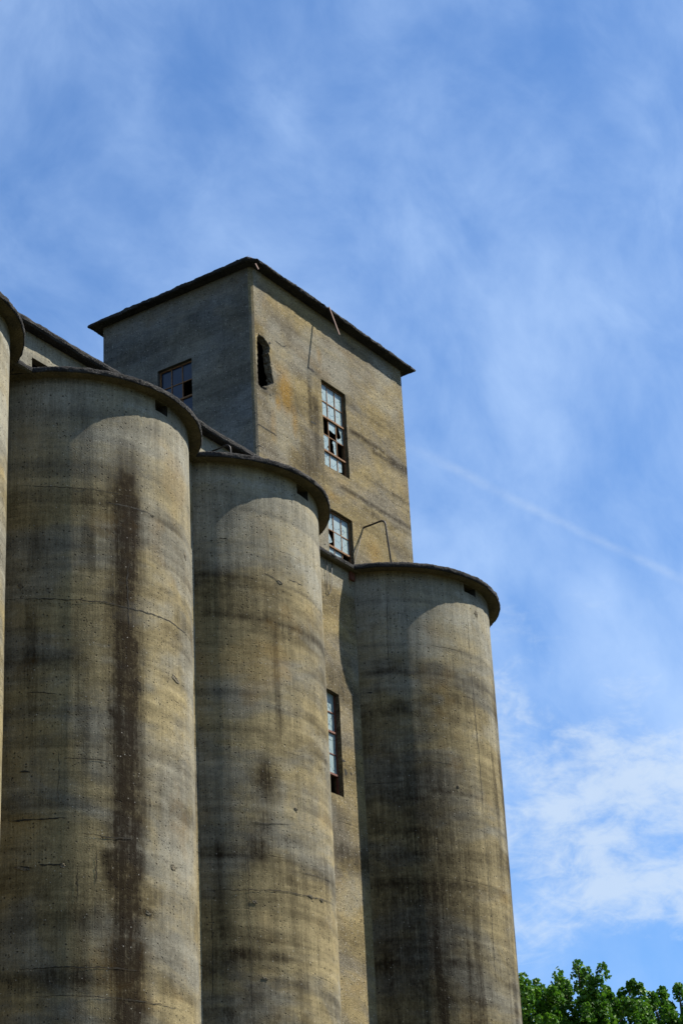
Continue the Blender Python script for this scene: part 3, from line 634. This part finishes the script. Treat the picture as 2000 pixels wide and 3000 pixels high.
for i, (off, z) in enumerate(prof):
    rp = dense(ring_pts(off)); NP = len(rp); e = math.exp(-((i - 5) / 2.2)**2)
    for j, p in enumerate(rp):
        s = j * 0.035; d = e * (0.11 * (float(fbm(s * 3.2, i * 0.7, 601, 5, 0.7)) - 0.5) + 0.05 * (float(fbm(s * 0.4, 1, 602, 2)) - 0.5)); dz_ = e * (0.10 * (float(fbm(s * 3.6, i * 0.8, 611, 5, 0.7)) - 0.5) + 0.10 * (float(fbm(s * 0.35, 5, 612, 2)) - 0.5))
        c = Vector(((TX0 + TX1) / 2, (TY0 + TY1) / 2)); dr = Vector((p.x - c.x, p.y - c.y)).normalized()
        vs.append((p.x + dr.x * d, p.y + dr.y * d, z + dz_))
for i in range(len(prof) - 1):
    for j in range(NP):
        b = (j + 1) % NP; fs.append((i * NP + j, i * NP + b, (i + 1) * NP + b, (i + 1) * NP + j))
fs.append(tuple(range((len(prof) - 1) * NP, len(prof) * NP))); fs.append(tuple(range(NP))[::-1])
roof = link('roof', mesh('roof', vs, fs), M['roof'], tower)
for (x, y, z, dx_, dy_, dz_) in ((9.98, 1.72, 37.50, 0.05, -0.12, 0.16), (10.02, 1.60, 37.50, 0.10, -0.05, 0.12), (10.08, 1.50, 37.49, -0.03, 0.08, 0.13)):
    tube('splinter', [(x, y, z), (x + dx_, y + dy_, z + dz_)], [0.012, 0.004], M['wood'], roof, 5)
# windows
window(tower, 13.64, 35.13, front3, 0.13, {(0, 2), (2, 1)}, {
    (1, 2): [(0, 0.42), (0.3, 0.46), (0.62, 0.40), (1, 0.40), (1, 1), (0, 1)],
    (2, 2): [(0, 0), (1, 0), (1, 1), (0.35, 1), (0.52, 0.72), (0.70, 0.48), (0.62, 0.33), (0.40, 0.28), (0.28, 0.16), (0, 0.30)],
    (1, 1): [(0.60, 0.0), (1, 0), (1, 1), (0.62, 1), (0.52, 0.80), (0.66, 0.62), (0.60, 0.38), (0.72, 0.2)],
    (0, 1): [(0, 0), (0.8, 0), (1, 0.1), (1, 0.26), (0.82, 0.32), (0.86, 0.42), (1, 0.44), (1, 1), (0, 1)],
    (2, 0): [(0.0, 0.0), (0.58, 0.0), (0.60, 0.16), (0.1, 0.10), (0.05, 0.14), (0.58, 0.26), (0.60, 0.98), (0.0, 1.0)]}, 'glass', label='steel window with broken and missing panes below the roof')
window(tower, 13.64, 30.88, front3, 0.13, {(2, 2), (1, 1), (0, 0)}, {
    (0, 3): [(0, 0), (0.30, 0.02), (0.46, 0.20), (0.70, 0.26), (0.82, 0.36), (0.62, 0.58), (0.42, 0.72), (0.25, 0.94), (0.12, 0.80), (0.20, 0.55), (0.28, 0.42), (0.12, 0.30), (0, 0.28)],
    (1, 2): [(0, 0.0), (1, 0.0), (1, 1), (0, 1)]}, 'glass', label='lower steel window standing just above the eave')
window(tower, 3.93, 35.14, left3, 0.13, {(0, 3), (1, 1)}, {}, 'glass_dark', label='steel window in the shaded side wall')
# bracket stubs left in the front wall and the crack by the corner
def wall_bits(name, pts, wd, parent, y, mat='crack'):
    vs, fs = [], []
    P2 = [(on_plane(q, 1, y - 0.006).x, on_plane(q, 1, y - 0.006).z) for q in pts]; res = []
    for (a0, b0), (a1, b1) in zip(P2[:-1], P2[1:]):
        n = max(2, int(math.hypot(a1 - a0, b1 - b0) / 0.05)); res += [(a0 + (a1 - a0) * t / n, b0 + (b1 - b0) * t / n) for t in range(n)]
    res.append(P2[-1]); nn = len(res)
    for i, (a, b) in enumerate(res):
        j = res[min(i + 1, nn - 1)]; h = res[max(i - 1, 0)]; l = math.hypot(j[0] - h[0], j[1] - h[1]) or 1; nx, nz2 = -(j[1] - h[1]) / l, (j[0] - h[0]) / l
        ww = wd * 0.5 * random.uniform(0.4, 1.3) * min(1, 0.3 + 4 * min(i, nn - 1 - i) / nn); wb = random.uniform(-0.01, 0.01)
        for s in (-1, 1): vs.append((a + nx * (wb + s * ww), y - 0.006, b + nz2 * (wb + s * ww)))
        if i: fs.append((2 * i - 2, 2 * i - 1, 2 * i + 1, 2 * i))
    return link(name, mesh(name, vs, fs), M[mat], parent)
def zt4(*l): return [(720 + x * .15306, 960 + y * .15306) for x, y in l]
wall_bits('crack', zt4((210, 1830), (290, 1870), (420, 1960)) + [(800, 1268), (812, 1277)], 0.045, tower, TY0)
wall_bits('crack', zt4((570, 255), (650, 310), (705, 370), (780, 345)), 0.035, tower, TY0)
wall_bits('crack', zt4((550, 740), (600, 800), (650, 835), (730, 920)), 0.015, tower, TY0)
wall_bits('bolt_hole', zt4((1190, 750), (1250, 800), (1320, 850)), 0.10, tower, TY0)
wall_bits('bolt_hole', zt4((1240, 1790), (1290, 1815), (1340, 1840)), 0.08, tower, TY0)
wall_bits('bolt_hole', zt4((440, 270), (470, 320)), 0.12, tower, TY0); wall_bits('bolt_hole', zt4((455, 1270), (485, 1310)), 0.09, tower, TY0)
wall_bits('bolt_hole', [(752, 1303), (765, 1307)], 0.05, tower, TY0)

# ------------------------------------------------------------------ gallery along the silo tops
GY, GZ = 0.70, 29.93
gal = thing('conveyor_gallery', (-2.5, 3.2, ZT - 0.05), 'low concrete gallery running along the silo tops to the tower', 'gallery')
GX0, GX1 = -15.0, 10.215
gwin = rect(-0.22, 1.05, 28.0, 29.29)
def gal_stain(a, b): return np.stack([0.5 * sst(0.5, 0.75, fbm(a * 0.5, b, 701, 4)), 0.55 + 0 * a, 0 * a], -1)
sheet('wall', [(GX0, 26.95), (9.2, 26.95), (9.2, GZ), (GX0, GZ)], [gwin], lambda a, b, d: (a, GY + d, b), 0.2, M['silo'], gal, gal_stain, 0.2, 520.0)
sheet('wall', [(GX0, 26.95), (GX1, 26.95), (GX1, GZ), (GX0, GZ)], [], lambda a, b, d: (a, 6.2 - d, b), 0.2, M['silo'], gal, gal_stain, 0.6, 560.0)
for xx, y0 in ((GX0, GY), ):
    sheet('wall', [(y0, 26.95), (6.2, 26.95), (6.2, GZ), (y0, GZ)], [], lambda a, b, d: (xx + d, a, b), 0.2, M['silo'], gal, gal_stain, 0.6, 590.0)
sheet('wall', [(GY, 26.95), (TY0 + 0.2, 26.95), (TY0 + 0.2, GZ), (GY, GZ)], [], lambda a, b, d: (9.2 - d, a, b), 0.2, M['silo'], gal, gal_stain, 0.6, 595.0)
prof = [(0.25, GZ - 0.002), (-0.10, GZ - 0.004), (-0.24, GZ - 0.012), (-0.28, GZ + 0.03), (-0.285, GZ + 0.09), (-0.27, GZ + 0.14), (-0.22, GZ + 0.17), (0.4, GZ + 0.19), (5.8, GZ + 0.19), (5.8, GZ - 0.004)]
vs, fs = [], []; n = int((9.35 - GX0) / 0.07)
for i in range(n + 1):
    x = GX0 - 0.3 + (9.35 - GX0 + 0.3) * i / n
    for j, (dy_, z) in enumerate(prof):
        e = math.exp(-((j - 4) / 1.8)**2)
        vs.append((x, GY + dy_ + e * 0.09 * (float(fbm(x * 2.3, j * 0.4, 721, 5, 0.6)) - 0.5), z + e * 0.08 * (float(fbm(x * 2.7, j * 0.4, 731, 5, 0.6)) - 0.5)))
m_ = len(prof)
for i in range(n):
    for j in range(m_): fs.append((i * m_ + j, i * m_ + (j + 1) % m_, (i + 1) * m_ + (j + 1) % m_, (i + 1) * m_ + j))
fs.append(tuple(range(m_))[::-1]); fs.append(tuple(range(n * m_, (n + 1) * m_)))
link('roof_slab', mesh('roof_slab', vs, fs), M['roof'], gal)
part_box('floor', (GX0 + 0.05, 9.15, GY + 0.05, 6.15, 26.96, 27.02), M['dark'], gal)

# ------------------------------------------------------------------ storage block behind, carrying deck, gallery and tower
blk = thing('storage_block', (3.0, 3.8, 0), 'plain concrete block behind the silos under gallery and tower', 'building')
part_box('wall', (-15.2, 18.14, 0.35, 7.22, 0.0, 26.80), M['block'], blk)
part_box('deck', (-15.4, 18.16, -0.4, 7.30, 26.80, 26.945), M['cap'], blk)

# ------------------------------------------------------------------ infill walls between neighbouring silos
def eave(parent, x0, x1, y, zt=ZT):
    prof = [(0.55, zt - 0.135), (0.27, zt - 0.14), (0.06, zt - 0.165), (0.01, zt - 0.13), (0.0, zt - 0.08), (0.015, zt - 0.03), (0.06, zt - 0.003), (0.55, zt + 0.005)]
    vs, fs = [], []; n = max(4, int((x1 - x0) / 0.06)); m_ = len(prof)
    for i in range(n + 1):
        x = x0 + (x1 - x0) * i / n
        for j, (d, z) in enumerate(prof):
            e = math.exp(-((j - 4) / 1.6)**2); vs.append((x, y + d + e * 0.06 * (float(fbm(x * 3, j * .5, 801, 4, .6)) - .5), z + e * 0.05 * (float(fbm(x * 3.2, j * .5, 811, 4, .6)) - .5)))
    for i in range(n):
        for j in range(m_): fs.append((i * m_ + j, i * m_ + (j + 1) % m_, (i + 1) * m_ + (j + 1) % m_, (i + 1) * m_ + j))
    fs.append(tuple(range(m_))[::-1]); fs.append(tuple(range(n * m_, (n + 1) * m_)))
    me = mesh('eave_slab', vs, fs); me.materials.append(M['cap']); me.materials.append(M['roof'])
    me.polygons.foreach_set('material_index', [1 if (i % m_) in (3, 4, 5, 6) and i < n * m_ else 0 for i in range(len(fs))])
    return link('eave_slab', me, None, parent)
def infill(x0, x1, y, label, holes, eave_y, ex0, ex1, chamfer=None):
    t = thing('infill_wall', ((x0 + x1) / 2, y, 0), label, 'wall', 'flat walls between the silos')
    def st(a, b):
        dark = 0.40 * sst(0.5, 0.78, fbm(a * 0.5, b * 0.9, 821, 5)) + 0.4 * sst(20.4, 19.9, b) * sst(16, 19.5, b) * fbm(a * 1.5, b, 823)
        pale = 0.5 * sst(0.5, 0.7, fbm(a * 0.6, b * 0.5, 831, 4)) + 0.9 * sst(26.05, 26.2, b + 0.25 * (fbm(a * 5, 0 * a, 833, 3) - 0.5)) * 0.7
        return np.stack([dark, pale, 0.9 * np.exp(-((a - 10.45) / 0.12)**2 - ((b - 26.65) / 0.16)**2) + 0.2 * sst(0.6, 0.8, fbm(a, b, 841))], -1)
    sheet('wall', [(x0, 0.0), (x1, 0.0), (x1, ZT - 0.138), (x0, ZT - 0.138)], holes, lambda a, b, d: (a, y + d, b), 0.28, M['tower'] if holes else M['silo'], t, st, 0.16, 640.0 + x0 * 3)
    eave(t, ex0, ex1, eave_y)
    if chamfer:
        (xa, ya), (xb, yb) = chamfer; n = 60; vs, fs, uv_ = [], [], []
        for i in range(n + 1):
            z = (ZT - 0.14) * i / n; vs += [(xa, ya, z), (xb, yb, z)]; uv_ += [(111.35, z), (111.9, z)]
            if i: fs.append((2 * i - 2, 2 * i - 1, 2 * i + 1, 2 * i))
        me = mesh('corner_fillet', vs, fs); set_uv(me, np.array(uv_)); VA = np.array(vs); set_stain(me, silo_stain_shade('D', VA[:, 0] * 0 - 2.70, VA[:, 2]) + np.stack([0 * VA[:, 0], 0 * VA[:, 0], np.where(VA[:, 2] > 26.55, 0.8, 0.0)], -1)); link('corner_fillet', me, M['silo'], t)
    return t
infill(-3.4, -2.8, -0.80, 'narrow concrete strip beside the pale end silo, closing off the gap', [], -1.70, -3.95, -2.25)
infill(2.35, 2.9, -1.72, 'narrow concrete strip joining the stained silo to its windowless neighbour', [], -2.02, 2.1, 3.15)
w3 = rect(8.39, 9.66, 20.35, 23.13)
gapw = infill(7.9, 10.9, -1.03, 'flat wall with a tall window between two silos, below the tower', [ragged(w3, 0.012, 0.16)], -1.25, 7.4, 11.2)
window(gapw, 8.40, 23.22, lambda a, b, d: (a, -1.03 + d, b), 0.16, {(2, 0), (1, 0), (0, 0)}, {}, 'glass', 'rust_red', label='tall red framed window with an open bottom row')
part_box('rusty_bracket', (10.40, 10.60, -1.10, -1.032, 26.62, 26.85), M['rust_red'], gapw)
wall_bits('bolt_hole', [(1009, 2252), (1014, 2266), (1016, 2270)], 0.10, gapw, -1.03); wall_bits('bolt_hole', [(1025, 2262), (1031, 2272)], 0.08, gapw, -1.03)
wall_bits('bolt_hole', [(1001, 2226), (1012, 2230)], 0.06, gapw, -1.03)

# ------------------------------------------------------------------ small things on the roofs
def bend_pipe(name, wall_pt, out_y, bottom, rad, label):
    x, y, z = wall_pt; pts = [(x, y + 0.03, z), (x, y - 0.2, z)]
    r_ = 0.16; pts.append((x, out_y + r_, z + 0.02))
    dn = (Vector(bottom) - Vector((x, out_y, z))).normalized()
    for i in range(1, 7):
        t = i / 6 * math.pi / 2; c = Vector((x, out_y + r_, z + 0.02)); pts.append((x + dn.x * r_ * (1 - math.cos(t)), out_y + r_ - r_ * math.sin(t), z + 0.02 - r_ * (1 - math.cos(t))))
    pts.append(bottom); o = tube(name, pts, rad, M['pipe']); return tag(o, label, 'pipe', 'bent steel pipes on the roof deck')
bend_pipe('bent_pipe', (15.49, TY0, 30.90), 0.93, (15.62, 0.66, 26.99), 0.028, 'bent black steel pipe from the tower wall down to the deck')
bend_pipe('bent_pipe', (6.82, GY, 29.60), 0.10, (6.90, 0.02, 26.99), 0.024, 'bent thin steel pipe reaching from the gallery wall to the deck')
a_ = on_plane((1064, 1545), 1, TY0 - 0.02); b_ = on_plane((1037, 1655), 1, TY0 - 0.04); b2 = b_ + (b_ - a_) * 1.4
tag(tube('guy_wire', [a_, b_, (b2.x, b2.y, 26.99)], 0.010, M['pipe'], None, 6), 'thin slanting wire beside the lower tower window', 'wire')
lp = [on_plane(q, 1, -1.06) for q in ((958, 1708), (958, 1724), (960, 1736), (963, 1740), (967, 1736), (971, 1718))]  # dark tube drawn in place of a hanging wire loop's shadow
tag(tube('loop_shadow', [Vector((lp[0].x, -1.10, 26.85))] + lp + [Vector((lp[-1].x + 0.02, -1.10, 26.85))], 0.009, M['pipe'], None, 6), 'small loop of wire hanging under the eave above the tall window', 'wire')
def strip(name, p0, p1, wd, label):
    p0, p1 = Vector(p0), Vector(p1); d = (p1 - p0).normalized(); s = Vector((1, 0, 0)); s = (s - d * s.dot(d)).normalized() * wd / 2; t = d.cross(s).normalized() * 0.012
    v = [q + i * s + j * t for q in (p0, p1) for i, j in ((-1, -1), (1, -1), (1, 1), (-1, 1))]
    o = link(name, mesh(name, v, [(0, 1, 2, 3), (7, 6, 5, 4), (0, 4, 5, 1), (1, 5, 6, 2), (2, 6, 7, 3), (3, 7, 4, 0)]), M['wood']); return tag(o, label, 'wood strip', 'loose wooden strips on the roof edge')
strip('wood_strip', (13.70, 1.325, 37.53), (13.665, 0.985, 36.415), 0.05, 'long reddish wooden strip dangling from the tower roof edge')
strip('wood_strip', on_plane((748, 772), 1, 1.33), on_plane((757, 789), 1, 1.31), 0.06, 'short wooden strip stuck at the broken roof corner')

# ------------------------------------------------------------------ cottonwood trees beyond the elevator
def leaf_mesh(name, centres, sizes, seed):
    rs = np.random.RandomState(seed); n = len(centres)
    ax = rs.normal(size=(n, 3)); ax[:, 2] -= 0.5; ax /= np.linalg.norm(ax, axis=1)[:, None]
    nr = rs.normal(size=(n, 3)); nr[:, 2] += 0.6; sd2 = np.cross(ax, nr); sd2 /= np.linalg.norm(sd2, axis=1)[:, None]; nn = np.cross(sd2, ax)
    s = sizes[:, None]; c = centres
    V = np.stack([c - ax * s * .5, c + sd2 * s * .48 - ax * s * .08 + nn * s * .10, c + ax * s * .62, c - sd2 * s * .48 - ax * s * .08 + nn * s * .10], 1).reshape(-1, 3)
    i = np.arange(n)[:, None] * 4; F = np.concatenate([i + [0, 1, 2], i + [0, 2, 3]], 0)
    me = bpy.data.meshes.new(name); me.from_pydata(V.tolist(), [], F.tolist()); me.update(); return me
def tree(dist, pix, extra_tips, label, seed, crown_r=3.6):
    rs = np.random.RandomState(seed); random.seed(seed)
    def at(q, dd): d = ray(q); return CAM + d * (dd / math.hypot(d.x, d.y))
    top = at(pix, dist); root = thing('cottonwood_tree', (top.x, top.y, 0), label, 'tree', 'leafy trees beyond the silos')
    H = top.z; vs, fs = [], []
    def limb(pts, r0, r1):
        n = len(pts); v, f = tube(None, pts, [r0 + (r1 - r0) * i / (n - 1) for i in range(n)], None); b = len(vs); vs.extend(v); fs.extend([tuple(b + q for q in ff) for ff in f])
    base = Vector((top.x, top.y, -0.1)); spine = [base + Vector((random.uniform(-.25, .25), random.uniform(-.25, .25), (H - 0.4) * t)) if 0 < t < 1 else base + Vector((0, 0, (H - 0.4) * t)) for t in (0, .15, .3, .45, .6, .75, .88, 1)]
    limb(spine, 0.36, 0.03)
    tips = [(top, 1.0)] + [(at(q, dist + dd), s) for q, dd, s in extra_tips]
    for _ in range(95):
        a = random.uniform(0, 2 * math.pi); hh = random.uniform(0.22, 0.85); rr = crown_r * math.sin(math.pi * min(1, hh * 0.92 + 0.10))**0.7 * random.uniform(0.45, 1.0)
        tips.append((Vector((top.x + rr * math.cos(a), top.y + rr * math.sin(a), H * hh)), random.uniform(0.8, 1.3)))
    C, S = [], []
    for p, s in tips:
        h = max(1.5, p.z - random.uniform(2.0, 4.2)); i = min(6, int(h / H * 7)); st = spine[i].lerp(spine[i + 1], min(1, h / H * 7 - i)); mid = st.lerp(p, 0.55); mid.z -= 0.25
        limb([st, mid, p - Vector((0, 0, 0.12))], 0.07, 0.012)
        # leafy shoot: several upright sprays of leaves round the end of the limb
        for q in range(7):
            off = Vector((random.gauss(0, .36 * s), random.gauss(0, .36 * s), -abs(random.gauss(0.1, .55 * s)))) if q else Vector((0, 0, 0))
            ln = 0.75 * s * random.uniform(0.6, 1.1); m_ = int(105 * s)
            t = rs.uniform(0, 1, m_); rad = (0.05 + 0.24 * np.sqrt(1 - t * 0.96)) * s; an = rs.uniform(0, 2 * math.pi, m_); q_ = rs.uniform(0.35, 1, m_)
            C.append(np.stack([p.x + off.x + rad * q_ * np.cos(an), p.y + off.y + rad * q_ * np.sin(an), p.z + off.z - ln * (1 - t)], -1)); S.append(rs.uniform(0.08, 0.15, m_))
    link('crown', leaf_mesh('crown', np.concatenate(C), np.concatenate(S), seed), M['leaf'], root)
    link('trunk', mesh('trunk', vs, fs), M['bark'], root, True)
    return root
tree(72, (1690, 2812), [((1640, 2862), .8, .75), ((1725, 2858), -.5, .75), ((1660, 2900), .3, .9), ((1715, 2905), -.6, .9), ((1775, 2888), 0.4, .7), ((1800, 2925), -.3, .9), ((1620, 2925), .2, .8), ((1745, 2930), 0, 1.0), ((1690, 2950), 0, 1.1), ((1850, 2868), 0.6, .75), ((1830, 2920), -.5, .85), ((1870, 2930), 0.2, .9), ((1790, 2970), -.6, 1.1), ((1850, 2980), 0, 1.1), ((1650, 2985), -.5, 1.1)],
     'cottonwood with the tallest leafy leader standing beyond the dark silo', 3)
tree(76, (1985, 2880), [((1940, 2890), .5, .75), ((1905, 2905), -.4, .8), ((2030, 2890), 0, .8), ((2080, 2905), .5, .9), ((1960, 2935), 0, 1), ((1915, 2950), .3, 1), ((2010, 2945), -.4, 1.1), ((1940, 2990), -.4, 1.1)],
     'cottonwood with an even bushy top, outermost from the silos', 8)
tree(70, (1528, 2850), [((1570, 2868), .4, .7), ((1598, 2895), -.4, .75), ((1545, 2900), -.6, .9), ((1490, 2860), .4, .9), ((1580, 2940), .2, 1.0), ((1535, 2950), -.4, 1.1), ((1605, 2975), .3, 1.0)],
     'cottonwood partly hidden behind the dark silo', 13)
